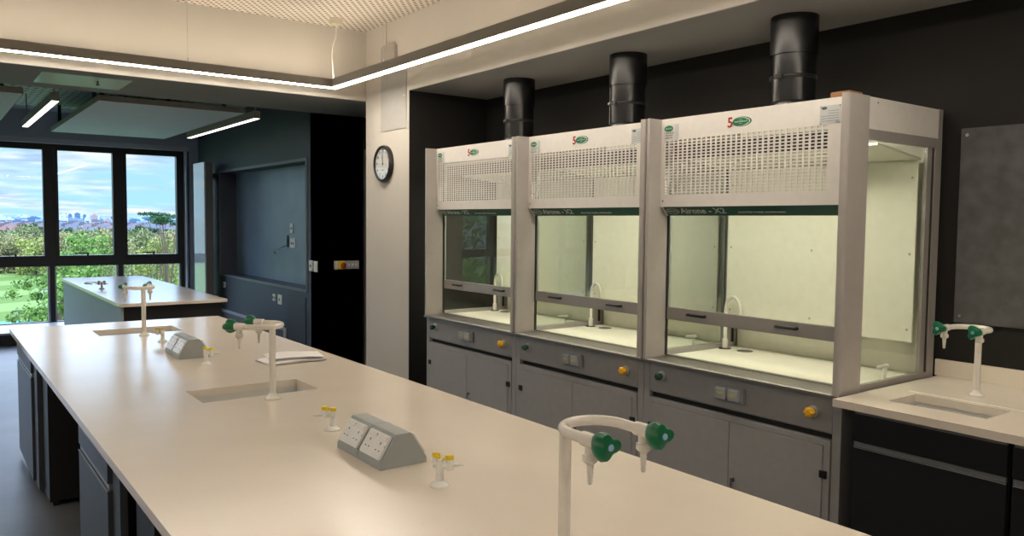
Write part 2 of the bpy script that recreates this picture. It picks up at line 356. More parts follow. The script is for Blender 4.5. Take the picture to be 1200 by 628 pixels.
# end panels / legs along the left side
for y in (5.27, 2.62, .62):
    m = MB().box(.56, 1.10, y, y + .26 if y > 1 else y + .05, .03, BZ - .032); m.build('support_panel', M_cabk, bench)
    for fx in (.58, 1.0): MB().box(fx, fx + .03, y + .01, y + .04, 0, .03).build('adjustable_foot', M_blackpl, bench)
for y in (6.50, .6): MB().box(1.33, 1.90, y, y + .05, 0, BZ - .032).build('end_frame', M_cabk, bench)
def under_unit(name, label, x, ya, yb, face, kind='drawer_door', depth=.56, m=M_cab, group=None, zt=.868, doors=1):
    # face=-1: front faces -x
    t = thing(name, label, 'cabinet', (x, (ya + yb) / 2, 0), 0, group); h = (yb - ya) / 2
    MB().box(.022, depth, -h + .002, h - .002, .10, .70).box(.022, .06, -h + .002, h - .002, .70, zt - .002).build('carcass', M_cabk, t)
    MB().box(.06, depth - .05, -h + .03, h - .03, 0, .10).build('plinth', M_alu if m is M_cab else M_cabk, t)
    d = MB().box(0, .020, -h + .006, h - .006, .725, .850, .0015).build('drawer_front', m, t)
    MB().box(.004, .020, -h + .01, h - .01, .850, .866).build('top_rail', M_alu, d)
    MB().box(.006, .020, -h + .01, h - .01, .700, .722).build('grip_rail', M_alu, d)
    for k in range(doors):
        a = -h + .006 + (2 * h - .012) * k / doors; b = -h + .006 + (2 * h - .012) * (k + 1) / doors - .003
        dd = MB().box(0, .020, a, b, .045 if m is M_cab else .08, .697, .0015).build('door', m, t)
        MB().box(-.003, .002, a + .002, b - .002, .6955, .6985).build('edge_strip', M_alu, dd)
    return t
under_unit('base_cabinet', 'slate cabinet with drawer at the window end of the island bench', .52, 5.71, 6.60, -1, group='island bench cabinets')
under_unit('base_cabinet', 'slate cabinet with drawer midway under the island bench', .52, 3.16, 3.84, -1, group='island bench cabinets')
MB().box(.535, .56, 3.02, 3.15, 0, .86).build('filler_panel', M_cab, bench); MB().box(.535, .56, 5.54, 5.70, .03, .86).build('filler_panel', M_cab, bench)

# ================================================================== SWAN TAPS (D-loop water taps)
def water_tap(label, loc, ang, mir=1, cat='tap'):
    t = thing('water_tap', label, cat, loc, math.radians(ang), 'swivel bench water taps')
    r, Ls, H, rad = .08, .055, .324, .0125; ph = math.radians(30) * mir
    MB().lathe([(0, .033), (.006, .033), (.012, .026), (.018, .020), (.03, .0165)], seg=28).build('flange', M_tap, t)
    cx, cy = r * math.cos(ph), -r * math.sin(ph)
    pcol = (0, 0)
    MB().tube([(0, 0, .012), (0, 0, H)], .0145, 20).build('column', M_tap, t)
    cen = Vector((cx, cy, H)); pts = []
    pts.append(cen + Vector((Ls, -r, 0)))
    for k in range(17):
        a = -PI / 2 + PI * k / 16; pts.append(cen + Vector((-r * math.cos(a), r * math.sin(a), 0)))
    pts.append(cen + Vector((Ls, r, 0)))
    MB().tube(pts, rad, 16).build('loop_spout', M_tap, t)
    for sgn in (-1, 1):
        e = cen + Vector((Ls, sgn * r, 0))
        v = MB().tube([e - Vector((.01, 0, 0)), e + Vector((.038, 0, 0))], .0165, 16).tube([e + Vector((.014, 0, 0)), e + Vector((.014, 0, -.03))], .0125, 14)
        v.lathe([(0, .0165), (.004, .0175), (.014, .0175), (.02, .011)], e + Vector((.014, 0, -.030)), (0, 0, -1), 16).build('valve_body', M_tap, t)
        prof = [(0, .010)]
        for k in range(5): prof += [(.002 + k * .010, .0095 - k * .0008), (.009 + k * .010, .0075 - k * .0008)]
        MB().lathe(prof, e + Vector((.014, 0, -.048)), (0, 0, -1), 14).build('nozzle', M_tap, t)
        # lobed green handle: triangular lobes flaring outwards
        h = MB(); seg = 24; rings = []
        for d_, base, amp in ((.032, .015, .0), (.038, .021, .003), (.052, .026, .006), (.068, .028, .008), (.078, .025, .007), (.080, .014, .001)):
            rings.append([h.b.verts.new(e + Vector((d_, math.cos(2 * PI * k / seg) * (base + amp * math.cos(3 * 2 * PI * k / seg)), math.sin(2 * PI * k / seg) * (base + amp * math.cos(3 * 2 * PI * k / seg))))) for k in range(seg)])
        for A, B in zip(rings, rings[1:]):
            for k in range(seg): f = h.b.faces.new((A[k], A[(k + 1) % seg], B[(k + 1) % seg], B[k])); f.smooth = True
        h.b.faces.new(rings[0][::-1]); h.b.faces.new(rings[-1])
        ho = h.build('handle', M_knobg, t, label='green lobed handle')
        MB().lathe([(0, .008), (.003, .007)], e + Vector((.0795, 0, 0)), (1, 0, 0), 16).build('index_cap', M_blue, ho)
    return t
water_tap('white looped water tap with green handles nearest the camera, cut by the bottom edge', (1.205, 1.402, BZ), 268, -1)
water_tap('white looped water tap with green handles behind the middle bench sink, beside the papers', (1.235, 3.437, BZ), 130, 1)
water_tap('white looped water tap with green handles at the window end of the island bench', (1.198, 5.809, BZ), 92, 0)
water_tap('white looped water tap with green handles over the side counter sink', (3.975, 1.660, BZ), 176, 0)

# ================================================================== GAS TAPS
def gas_tap(label, loc, a1, a2, m=M_tapw, my=M_yellow):
    t = thing('gas_tap', label, 'tap', loc, 0, 'bench gas taps')
    MB().lathe([(0, .030), (.004, .030), (.010, .022), (.016, .0135)], seg=24).build('flange', m, t)
    MB().tube([(0, 0, .012), (0, 0, .068), (0, 0, .080)], [.0115, .0115, .009], 14).build('column', m, t)
    for a in (a1, a2):
        d = Vector((math.cos(math.radians(a)), math.sin(math.radians(a)), 0)); p = Vector((0, 0, .062))
        v = MB().tube([p, p + d * .034], .0095, 12).tube([p + d * .03 + Vector((0, 0, -.014)), p + d * .03 + Vector((0, 0, .018))], .0115, 14)
        v.build('valve', m, t)
        prof = [(0, .008)]
        for k in range(5): prof += [(.002 + k * .007, .0068 - k * .0007), (.0065 + k * .007, .0052 - k * .0006)]
        MB().lathe(prof, p + d * .038, d, 12).build('nozzle', m, t)
        n = Vector((-d.y, d.x, 0))
        MB().lathe([(0, .0125), (.010, .0125), (.013, .010)], p + d * .03 + Vector((0, 0, .018)), (0, 0, 1), 16).tube([p + d * .03 + Vector((0, 0, .024)), p + d * .006 + Vector((0, 0, .020))], .0045, 8).build('lever', my, t)
    return t
gas_tap('white gas tap with yellow levers nearest the camera, right of the near socket box', (1.238, 2.02, BZ), -30, 80)
gas_tap('white gas tap with yellow levers left of the near socket box', (1.238, 2.80, BZ), 165, 250)
gas_tap('white gas tap with yellow levers right of the far socket box', (1.235, 4.47, BZ), -30, 80)
gas_tap('cream gas tap between the far socket box and the far bench sink', (1.235, 5.45, BZ), 165, 250, M_tap, mat('ochre_plastic', (.50, .36, .08), .5))

# ================================================================== SOCKET PODS
def pod(label, loc):
    t = thing('socket_box', label, 'socket box', loc, 0, 'bench power socket boxes')
    prof = [(-.086, 0), (.086, 0), (.086, .018), (.028, .108), (-.028, .108), (-.086, .018)]
    for a, b in ((-.163, -.001), (.001, .163)): MB().prism(prof, 'y', a, b, .0012).build('housing', M_pod, t)
    for sx in (-1, 1):
        nrm = Vector((sx * .09, 0, .058)).normalized(); upv = Vector((-sx * .058, 0, .09)).normalized(); mid = Vector((sx * .057, 0, .063))
        for yc in (-.082, .082):
            basis = Matrix((( -0.0, upv.x, nrm.x, mid.x), (-1 if sx < 0 else 1, upv.y, nrm.y, yc), (0, upv.z, nrm.z, mid.z), (0, 0, 0, 1)))
            pl = MB().box(-.072, .072, -.042, .042, 0, .009, .003).xform(basis).build('socket_plate', M_sock, t)
            MB().box(-.060, -.008, .020, .036, .009, .0125, .001).box(.008, .060, .020, .036, .009, .0125, .001).xform(basis).build('rocker_switch', M_tapw, pl)
            hm = MB()
            for cx in (-.036, .036): hm.box(cx - .002, cx + .002, .004, .013, .0088, .0096).box(cx - .014, cx - .008, -.018, -.014, .0088, .0096).box(cx + .008, cx + .014, -.018, -.014, .0088, .0096)
            hm.box(-.0045, -.001, .028, .033, .0125, .013).box(.0635, .0665, .002, .006, .0088, .0096)
            hm.xform(basis).build('pin_holes', M_dark, pl)
    return t
pod('grey wedge-shaped socket box nearest the camera on the island bench', (1.240, 2.41, BZ))
pod('grey wedge-shaped socket box further along the bench near its sink by the window', (1.235, 4.86, BZ))

# ================================================================== PAPERS
def sheets(label, loc, rz, w, d, n, fold):
    t = MB()
    for k in range(n):
        z = k * .0022; nx = 14; a = random.uniform(-.05, .05); dx, dy = random.uniform(-.006, .006), random.uniform(-.006, .006)
        R = Matrix.Translation((dx, dy, 0)) @ Matrix.Rotation(a, 4, 'Z'); V = []
        for i in range(nx + 1):
            u = i / nx; x = -w / 2 + w * u; zz = z + fold * math.sin(u * PI) ** 1 * (.3 + .7 * k / max(1, n - 1)) * .9
            V.append([t.b.verts.new(R @ Vector((x, -d / 2, zz))), t.b.verts.new(R @ Vector((x, d / 2, zz + .002 * math.sin(u * 6)))), t.b.verts.new(R @ Vector((x, d / 2, zz + .0017 + .002 * math.sin(u * 6)))), t.b.verts.new(R @ Vector((x, -d / 2, zz + .0017)))])
        for A, B in zip(V, V[1:]):
            for q in range(4): t.b.faces.new((A[q], A[(q + 1) % 4], B[(q + 1) % 4], B[q]))
        t.b.faces.new(V[0]); t.b.faces.new(V[-1][::-1])
    o = t.build('paper_stack', M_paper, None); o.location = loc; o.rotation_euler = (0, 0, rz); return tag(o, label, 'papers', 'loose papers on the island bench')
p1 = sheets('lower white stack of folded papers lying open on the bench', (1.665, 4.33, BZ + .0005), .10, .33, .21, 5, .006)
p2 = sheets('upper slightly turned white papers on top of the lower stack', (1.69, 4.36, BZ + .0175), -.16, .30, .21, 3, .008)

# ================================================================== FUME CUPBOARDS
def cupboard(label, yc):
    t = thing('fume_cupboard', label, 'fume cupboard', (3.43, yc, 0), 0, 'ducted fume cupboards in a row')
    H = .637; ZT = 2.31
    def post(ya, yb, s):  # front extrusion, rounded outer corner; s=+1 far side, -1 near side
        q = []; r = .022
        # polygon in (x,y)
        if s < 0: pts = [(.182, ya), (.182, yb), (0, yb)] + [(r - r * math.cos(a), ya + r - r * math.sin(a)) for a in [k * PI / 2 / 6 for k in range(7)]]
        else: pts = [(.182, yb), (.182, ya), (0, ya)] + [(r - r * math.cos(a), yb - r + r * math.sin(a)) for a in [k * PI / 2 / 6 for k in range(7)]]
        o = MB().prism(pts, 'z', .894, ZT).build('front_post', M_post, t)
        MB().box(.165, .185, (yb if s < 0 else ya - .004), (yb + .004 if s < 0 else ya), .905, 2.2).build('sash_track', M_blackpl, o)
    post(-H, -H + .034, -1); post(H - .034, H, 1)
    # front grille panel
    yA, yB = -H + .034, H - .034; zA, zB = 1.796, ZT - .003; g0, g1, gz0, gz1 = -.48, .575, 1.863, 2.186
    nc, nr = 31, 19; py = (g1 - g0) / nc; pz = (gz1 - gz0) / nr
    ys = [yA]; zs = [zA]
    for k in range(nc): ys += [g0 + py * k + .006, g0 + py * (k + 1) - .006]
    for k in range(nr): zs += [gz0 + pz * k + .0033, gz0 + pz * (k + 1) - .0033]
    ys.append(yB); zs.append(zB); m = MB(); X = .100
    V = [[m.b.verts.new((X, y, z)) for z in zs] for y in ys]
    for i in range(len(ys) - 1):
        for j in range(len(zs) - 1):
            if i % 2 == 1 and j % 2 == 1: continue
            m.b.faces.new((V[i][j], V[i][j + 1], V[i + 1][j + 1], V[i + 1][j]))
    # thickness for the panel
    geo = bmesh.ops.extrude_face_region(m.b, geom=list(m.b.faces)); bmesh.ops.translate(m.b, verts=[v for v in geo['geom'] if isinstance(v, bmesh.types.BMVert)], vec=(.003, 0, 0))
    pan = m.build('hood_panel', M_cup, t)
    MB().box(.100, .32, yA, yB, ZT - .003, ZT).box(.103, .125, yA, yB, zA, zA + .004).box(.103, .60, yA, yB, 2.285, 2.30).build('hood_top', M_cup, t)
    sc = MB()
    for y, z in ((yA + .02, 1.83), (yB - .02, 1.83), (yA + .02, 2.02)): sc.lathe([(0, .005), (.002, .004)], (X, y, z), (-1, 0, 0), 10)
    sc.build('panel_screws', M_blackpl, pan)
    # warranty logo
    ly, lz = 0.03, 2.246
    e1 = MB(); ellipse(e1, X, ly, lz, .062, .026, .001, .86); ellipse(e1, X - .0002, ly + .008, lz, .048, .019, .001, .55); e1.box(X - .0014, X, ly - .045, ly + .05, lz - .008, lz + .008)
    lg = e1.build('warranty_logo', M_logo_g, pan, label='green oval warranty logo with a red 5')
    text('lettering', '5', .075, (X - .0015, ly + .095, lz - .001), M_logo_r, lg, 1.0, bold=.0015)
    text('lettering', 'YEAR WARRANTY', .0105, (X - .0015, ly + .048, lz), M_silver, lg, 1.0)
    # approval sticker at the far corner
    sy = yB - .075; st = MB().box(X - .0012, X, sy - .055, sy + .055, 2.178, 2.278).build('approval_sticker', M_labelw, pan)
    em = MB(); ellipse(em, X - .0012, sy + .018, 2.252, .034, .018, .0006); eo = em.build('oval_badge', M_logo_g, st)
    text('lettering', 'SAFELAB', .013, (X - .002, sy + .044, 2.252), M_silver, eo, 1.0)
    for k, s_ in enumerate(('DATA PLATE', 'TEST DATE', 'SERIAL NO.')): text('lettering', s_, .0105, (X - .0014, sy + .044, 2.226 - .014 * k), M_printk, st, 1.1)
    MB().box(X - .0016, X - .0012, sy - .052, sy - .028, 2.182, 2.274).build('seal_strip', M_label, st)
    # data plate at the near corner
    dy = yA + .118; dp = MB().box(X - .0015, X, dy - .055, dy + .055, 2.185, 2.275).build('data_plate', M_label, pan)
    em = MB(); ellipse(em, X - .0015, dy + .032, 2.263, .015, .007, .0006); em.build('oval_badge', M_printk, dp)
    em = MB()
    for k in range(5): em.box(X - .002, X - .0015, dy - .046, dy + (.046 if k > 1 else .01), 2.248 - k * .012, 2.2495 - k * .012)
    for a in (-.05, .05):
        for b in (2.19, 2.27): em.box(X - .0022, X - .0015, dy + a - .0025, dy + a + .0025, b - .0025, b + .0025)
    em.build('printed_lines', M_printk, dp)
    text('lettering', 'CE', .014, (X - .002, dy - .028, 2.192), M_printk, dp)
    # green fascia, leaning back towards the glass
    x0, x1, z0, z1 = .104, .152, 1.745, 1.796
    fa = MB(); fa.prism([(x0, z1), (x0 + .012, z1), (x1 + .012, z0), (x1, z0)], 'y', yA + .012, yB - .02).build('green_fascia', M_green, t, label='dark green name strip')
    fas = [o for o in t.children if o.name.startswith('green_fascia')][0]
    MB().prism([(x0 + .003, z1), (x0 + .02, z1), (x1 + .02, z0), (x1 + .003, z0)], 'y', yA, yB).build('fascia_backing', M_cup, t)
    sl_ = (x1 - x0) / (z1 - z0); tilt = math.atan(sl_); zm = (z0 + z1) / 2; xm = (x0 + x1) / 2 - .0015
    em = MB(); ellipse(em, xm, yB - .075, zm, .05, .018, .0006, .9, tiltx=-sl_); ellipse(em, xm, yB - .075, zm, .038, .0125, .0006, .88, tiltx=-sl_); em.build('oval_badge', M_silver, fas)
    text('lettering', 'SAFELAB', .014, (xm, yB - .045, zm), M_silver, fas, 1.0, tilt=tilt)
    text('lettering', 'Airone - X2', .056, (xm, yB - .135, zm), M_silver, fas, 1.18, tilt=tilt, bold=.0012)
    text('lettering', 'DUCTED FUME CUPBOARD', .0165, (xm, yB - .545, zm - .008), M_silver, fas, 1.45, tilt=tilt, bold=.0004)
    # sash
    gx = .176; sa = MB().box(gx - .006, gx + .022, yA + .004, yB - .004, 1.122, 1.196, .003).build('sash_rail', M_cupframe, t)
    MB().box(gx + .004, gx + .010, yA + .004, yB - .004, 1.196, 2.24).build('sash_glass', G_sash, sa)
    MB().box(gx, gx + .016, yA + .001, yA + .012, 1.196, 2.24).box(gx, gx + .016, yB - .012, yB - .001, 1.196, 2.24).build('sash_stile', M_alu, sa)
    for hy in (-.235, .365):
        h = MB().tube([(gx - .006, hy + .06, 1.165), (gx - .024, hy + .058, 1.165), (gx - .030, hy + .045, 1.166), (gx - .030, hy - .045, 1.166), (gx - .024, hy - .058, 1.165), (gx - .006, hy - .06, 1.165)], [.009, .009, .008, .008, .009, .009], 10)
        h.build('sash_handle', M_blackpl, sa)
    MB().box(gx + .000, gx + .003, yA + .008, yA + .11, 1.200, 1.218).build('warning_label', M_labelw, sa)
    # worktop tray and steel lip
    tr = MB().box(.185, .86, -H + .006, H - .006, .878, .898).build('tray', M_tray, t)
    tp = MB().prism([(.0, .878), (.0, .893), (.006, .899), (.185, .899), (.185, .878)], 'y', -H + .001, H - .001)
    tp.box(.182, .21, yA, yB, .898, .905); tp.build('steel_lip', M_steel, t)
    # sides: bottom rail, rear uprights, head, glass
    for s in (-1, 1):
        ya, yb = sorted((s * H, s * (H - .026)))
        MB().box(.182, .905, ya, yb, .890, .926).build('side_rail', M_cupframe, t)
        MB().box(.182, .905, ya, yb, 2.106, 2.156).build('side_head', M_cupframe, t)
        hp = MB().box(.182, .862, ya + .003, yb - .003, 2.156, ZT - .002).build('side_hood_panel', M_cup, t)
        MB().lathe([(0, .004), (.002, .003)], (.26, (ya + .003 if s < 0 else yb - .003), 2.285), (0, s, 0), 10).build('screw', M_blackpl, hp)
        MB().box(.762, .812, ya + .004, yb - .004, .926, 2.106).box(.838, .905, ya, yb, .926, 2.106).box(.862, .905, ya, yb, 2.156, ZT).build('rear_upright', M_cupframe, t)
        MB().box(.814, .836, ya + .006, yb - .006, .926, 2.106).build('shadow_gap', M_blackpl, t)
        MB().box(.182, .762, (ya + yb) / 2 - .003, (ya + yb) / 2 + .003, .926, 2.106).build('side_glass', G_sash, t)
    # rear post inside, baffle liner, back, sloping ceiling
    MB().box(.86, .88, yA, yB, .898, 2.30).build('back_panel', M_liner, t)
    bl = MB().box(.735, .745, yA + .002, yB - .002, 1.085, 2.04).build('back_baffle', M_liner, t)
    sc = MB()
    for y in (yA + .03, 0, yB - .03):
        for z in (1.15, 1.55, 1.95): sc.lathe([(0, .007), (.002, .006)], (.735, y, z), (-1, 0, 0), 10)
    sc.build('baffle_screws', M_alu, bl)
    cl_ = MB().prism([(.33, 2.104), (.33, 2.092), (.76, 2.040), (.76, 2.052)], 'y', yA + .002, yB - .002).build('inner_ceiling', M_liner, t)
    MB().box(.190, .212, yA + .002, yB - .002, 2.076, 2.142).box(.19, .34, yA + .002, yB - .002, 2.142, 2.17).build('lamp_housing', M_blackpl, t)
    MB().box(.215, .328, yA + .06, yB - .06, 2.132, 2.141).build('lamp_diffuser', M_hoodlamp, cl_)
    # services inside
    tx, ty = .70, .575
    g = MB().lathe([(0, .040), (.004, .040), (.006, .030)], (tx, ty - .0, .898), seg=20).build('tap_base', M_blackpl, t)
    pts = [(tx, ty, .90), (tx, ty, 1.15)] + [(tx - .0, ty - .055 + .055 * math.cos(a), 1.15 + .085 * math.sin(a)) for a in [k * PI / 10 for k in range(1, 11)]] + [(tx, ty - .11, 1.12)]
    sw = MB().tube([(tx, ty, .9), (tx, ty, .96), (tx, ty, .965), (tx, ty, 1.15)], [.018, .018, .013, .012], 14).tube(pts[1:], .0115, 14).lathe([(0, .014), (.012, .014), (.018, .009), (.05, .006)], (tx, ty - .11, 1.13), (0, 0, -1), 12).build('swan_neck_spout', M_tap, t)
    MB().lathe([(0, .05), (.003, .048)], (tx + .02, ty - .14, .8985), seg=24).build('drip_cup', mat('cup_grey', (.12, .11, .10), .5), t)
    for s in (-1,):
        oy = s * (H - .09)
        o_ = MB().lathe([(0, .022), (.006, .018)], (.58, oy, .898), seg=16).tube([(.58, oy, .9), (.58, oy, .965)], .010, 10).tube([(.60, oy, .968), (.50, oy, .972)], [.011, .007], 10).build('gas_outlet', M_tapw, t)
        MB().lathe([(0, .026), (.004, .025)], (.58, oy, .8985), seg=16).build('outlet_ring', M_yellow, o_)
    return t
cups = [cupboard('fume cupboard nearest the camera, the rightmost of the three, with its glass end exposed', 2.67),
        None, None]
cups[1] = dup(cups[0], (3.43, 3.95, 0), label='middle one of the three fume cupboards, between its two neighbours')
cups[2] = dup(cups[0], (3.43, 5.23, 0), label='fume cupboard furthest away, the leftmost of the three beside the cream column')

# ---------------------------------------------------------------- grey base units below
def base_unit(label, yc):
    t = thing('base_cabinet', label, 'cabinet', (3.46, yc, 0), 0, 'grey base units under the fume cupboards'); H = .638
    for a in (-H, H - .045): MB().box(.0, .90, a, a + .045, .0, .876).build('side_frame', M_base, t)
    MB().box(.030, .88, -H + .046, H - .046, .08, .69).build('inner_carcass', M_basedk, t)
    MB().box(.05, .85, -H + .05, H - .05, 0, .08).build('plinth', M_basedk, t)
    fp = MB().box(.0, .02, -H + .047, H - .047, .705, .876, .001).box(.02, .85, -H + .047, H - .047, .695, .70).build('control_fascia', M_base, t)
    fr = MB().box(-.006, .03, -H + .050, -H + .085, .10, .668).box(-.006, .03, H - .075, H - .050, .10, .668).box(-.006, .03, -H + .085, H - .075, .640, .668).box(-.006, .03, -H + .085, H - .075, .10, .125)
    fr.build('door_frame', M_base, t)
    y0, y1 = -H + .087, H - .077; ym = .0
    for k, (a, b) in enumerate(((y0, ym - .0015), (ym + .0015, y1))):
        d = MB().box(-.010, .012, a, b, .127, .637, .002).build('door', M_base, t)
        hy = y0 if k == 0 else y1
        for hz in (.50, .20): MB().box(-.018, -.004, hy - (.025 if k == 0 else .012), hy + (.012 if k == 0 else .025), hz - .018, hz + .018, .002).build('hinge', M_blackpl, d)
        if k == 0:
            lk = MB().lathe([(0, .014), (.008, .014), (.010, .010)], (-.010, ym - .035, .335), (-1, 0, 0), 16).box(-.034, -.020, ym - .040, ym - .030, .30, .345, .002).build('lock', M_chrome, d)
            MB().box(-.03, -.026, ym - .045, ym - .028, .262, .302, .001).build('key', M_steel, lk)
    def knob(name, y, z, mm, r, lb):
        k = MB().lathe([(0, .030), (.006, .030), (.009, .026)], (0, y, z), (-1, 0, 0), 24).build('dial_plate', M_label, t)
        h = MB(); seg = 24; rings = []
        for d_, base, amp in ((.008, .014, 0), (.02, .016, 0), (.024, .020, .002), (.045, .020, .003), (.050, .014, .002)):
            rings.append([h.b.verts.new((-d_, y + math.cos(2 * PI * q / seg) * r * (base + amp * math.cos(12 * PI * q / seg)), z + math.sin(2 * PI * q / seg) * r * (base + amp * math.cos(12 * PI * q / seg)))) for q in range(seg)])
        for A, B in zip(rings, rings[1:]):
            for q in range(seg): h.b.faces.new((A[q], A[(q + 1) % seg], B[(q + 1) % seg], B[q])).smooth = True
        h.b.faces.new(rings[0][::-1]); h.b.faces.new(rings[-1]); h.build(name, mm, k, label=lb)
    knob('knob', .495, .806, M_knobg2, 1.0, 'dark green service knob'); knob('knob', -.49, .792, M_orange, 1.15, 'amber yellow gas knob')
    sb = MB().box(-.018, 0, -.095, .095, .745, .832, .005).build('switched_socket_box', mat('ip_socket_grey', (.27, .28, .285), .4), t)
    for c in (-.035, .047):
        lid = MB().box(-.036, -.018, c - .036, c + .036, .757, .820, .005).build('hinged_lid', mat('ip_lid_grey', (.34, .36, .37), .35), sb)
        MB().box(-.0368, -.036, c - .018, c + .018, .783, .795).build('yellow_marking', mat('marking_yellow', (.55, .50, .08), .5), lid)
    return t
bu = base_unit('grey steel base unit under the nearest fume cupboard, beside the side counter', 2.67)
dup(bu, (3.46, 3.95, 0), label='grey steel base unit under the middle fume cupboard')
dup(bu, (3.46, 5.23, 0), label='grey steel base unit under the furthest fume cupboard beside the column')

# ---------------------------------------------------------------- ducts
def duct(label, y, r):
    t = thing('exhaust_duct', label, 'duct', (3.97, y, 2.311), 0, 'black extract ducts')
    zt = ZB - .004 - 2.311
    MB().tube([(0, 0, 0), (0, 0, zt)], r * .93, 40).build('pipe', M_pvc, t)
    MB().tube([(0, 0, .335), (0, 0, zt - .001)], r, 40).build('upper_sleeve', M_pvc, t)
    MB().lathe([(0, r * 1.02), (.06, r * 1.02), (.075, r * .95)], (0, 0, .0), (0, 0, 1), 40).build('socket_collar', M_pvc, t)
    MB().lathe([(0, r * .96), (.004, r * .985), (.016, r * .985), (.02, r * .96)], (0, 0, .20), (0, 0, 1), 40).box(-r - .01, -r * .9, -.02, .02, .198, .222).build('hose_clip', M_blackpl, t)
    return t
duct('black extract duct rising from the nearest fume cupboard to the soffit', 2.695, .130)
duct('black extract duct rising from the middle fume cupboard to the soffit', 4.005, .130)
duct('black extract duct rising from the furthest fume cupboard to the soffit', 5.26, .130)
pp = MB().tube([(4.352, 4.57, 2.32), (4.352, 4.57, ZB - .005)], .014, 12); pp.box(4.335, 4.369, 4.55, 4.59, 2.62, 2.635)
tag(pp.build('conduit_pipe', M_alu), 'thin grey conduit on the black wall beside the middle duct', 'pipe')
cb_ = MB().box(3.58, 3.70, 2.12, 2.22, 2.311, 2.345, .003); tag(cb_.build('small_box', M_card), 'small brown and orange box lying on top of the nearest fume cupboard', 'box')

# ================================================================== SIDE COUNTER
SX = 3.345
sc_ = thing('side_counter', 'cream side counter with inset sink, right of the fume cupboards', 'counter', (0, 0, 0))
SS = (3.53, 3.775, 1.43, 1.845)
slab([SS], SX, XW - .003, -1.6, 2.012, BZ - .035, BZ).build('worktop', M_top, sc_)
sink('sink_basin', sc_, *SS, BZ - .035)
MB().box(XW - .023, XW - .003, -1.6, 2.03, BZ, BZ + .088, .002).build('upstand', M_top, sc_)
MB().box(3.815, 3.823, 1.30, 1.90, BZ, BZ + .001).build('drip_groove', mat('groove', (.80, .74, .64), .4), sc_)
def side_unit(label, ya, yb, doors=1):
    return under_unit('base_cabinet', label, SX + .018, ya, yb, -1, m=M_cabk, depth=.94, group='black cabinets under the side counter', zt=.863, doors=doors)
side_unit('black cabinet with drawer under the side counter sink', 1.275, 1.925)
side_unit('black cabinet at the right edge of the view under the side counter', .62, 1.27)
side_unit('black cabinet under the side counter beyond the right edge of the view', -.03, .615)
pbd = thing('pinboard', 'dark grey felt pinboard on the black wall above the side counter', 'pinboard', (XW - .002, 1.35, 1.70))
MB().box(-.018, 0, -.595, .595, -.505, .505, .002).build('felt_board', M_felt, pbd)
for a in (-.565, .565):
    for b in (-.47, .47): MB().lathe([(0, .009), (.003, .008)], (-.018, a, b), (-1, 0, 0), 14).build('fixing_screw', M_alu, pbd)

# ================================================================== PENDANT STRIP LIGHT (rectangular loop)
pl = thing('pendant_strip_light', 'suspended angular strip light with a glowing white lower edge', 'light', (0, 0, 0))
LZ = 2.91; LXC = 3.085; LYC = 6.93; hw = .036; LX0 = -2.2; LY0 = -2.2; LH = .08
def ring(mb, w_, z0, z1, bev=0):
    mb.box(LXC - w_, LXC + w_, -1.5, LYC + w_, z0, z1).box(-1.2, LXC - w_, LYC - w_, LYC + w_, z0, z1).box(-1.2 - 2 * w_, -1.2, -1.5, LYC + w_, z0, z1).box(-1.2, LXC - w_, -1.5, -1.5 + 2 * w_, z0, z1); return mb
ring(MB(), hw, LZ + .004, LZ + LH).build('housing', M_lampbody, pl)
ring(MB(), hw - .005, LZ, LZ + .004).build('diffuser', M_strip, pl)
ring(MB(), hw - .012, LZ + LH, LZ + LH + .002).build('upper_diffuser', mat('upper_diffuser', (.9, .9, .9), .5, emit=(1, .86, .68), estr=LAMP * .45), pl)
for (x, y) in ((1.80, LYC), (-.6, LYC), (LXC, 5.95), (LXC, 3.2), (LXC, 1.8), (-1.2 - hw, 5), (-1.2 - hw, 2)):
    MB().tube([(x, y, LZ + LH), (x, y, ZC)], .0014, 6).lathe([(0, .006), (.03, .006), (.04, .003)], (x, y, LZ + LH), (0, 0, 1), 10).build('suspension_wire', M_alu, pl)
cab = [(3.07, 6.90, LZ + LH), (3.06, 6.89, 3.08), (3.045, 6.88, 3.18), (3.05, 6.87, 3.28), (3.075, 6.86, 3.36), (3.08, 6.86, 3.43), (3.08, 6.86, 3.50)]
MB().tube(cab, .006, 10).build('power_cable', M_tapw, pl)
MB().box(3.035, 3.125, 6.815, 6.905, 3.475, 3.53, .004).build('ceiling_rose', mat('rose_cream', (.62, .58, .45), .5), pl)

# ================================================================== COLUMN ITEMS
ck = thing('wall_clock', 'round black-rimmed clock on the cream column', 'clock', (XC, 6.766, 2.233)); R_ = .172
MB().lathe([(0, R_), (.030, R_), (.042, R_ - .006), (.046, R_ - .016), (.040, R_ - .024), (.024, R_ - .026), (.0235, .01)], (0, 0, 0), (-1, 0, 0), 56).build('rim', M_blackpl, ck)
fcx = MB().lathe([(0, R_ - .026), (.002, R_ - .026)], (-.024, 0, 0), (-1, 0, 0), 48).build('dial', M_clockface, ck)
for k in range(12):
    a = PI / 2 - (k + 1) * PI / 6; rr = R_ - .052
    text('numeral', str(k + 1), .036, (-.0265, -rr * math.cos(a), rr * math.sin(a)), M_blackpl, fcx, 1, ax='CENTER', bold=.0008)
tk = MB()
for k in range(60):
    a = k * PI / 30; r0 = R_ - .034 if k % 5 else R_ - .036
    c, s = math.cos(a), math.sin(a); tk.box(-.0268, -.026, -.0008, .0008, r0, R_ - .028) if False else tk.tube([(-.0265, c * r0, s * r0), (-.0265, c * (R_ - .028), s * (R_ - .028))], .0008, 4)
tk.build('minute_marks', M_blackpl, fcx)
text('lettering', 'QUARTZ', .014, (-.0265, 0, -.06), M_printk, fcx, 1, ax='CENTER')
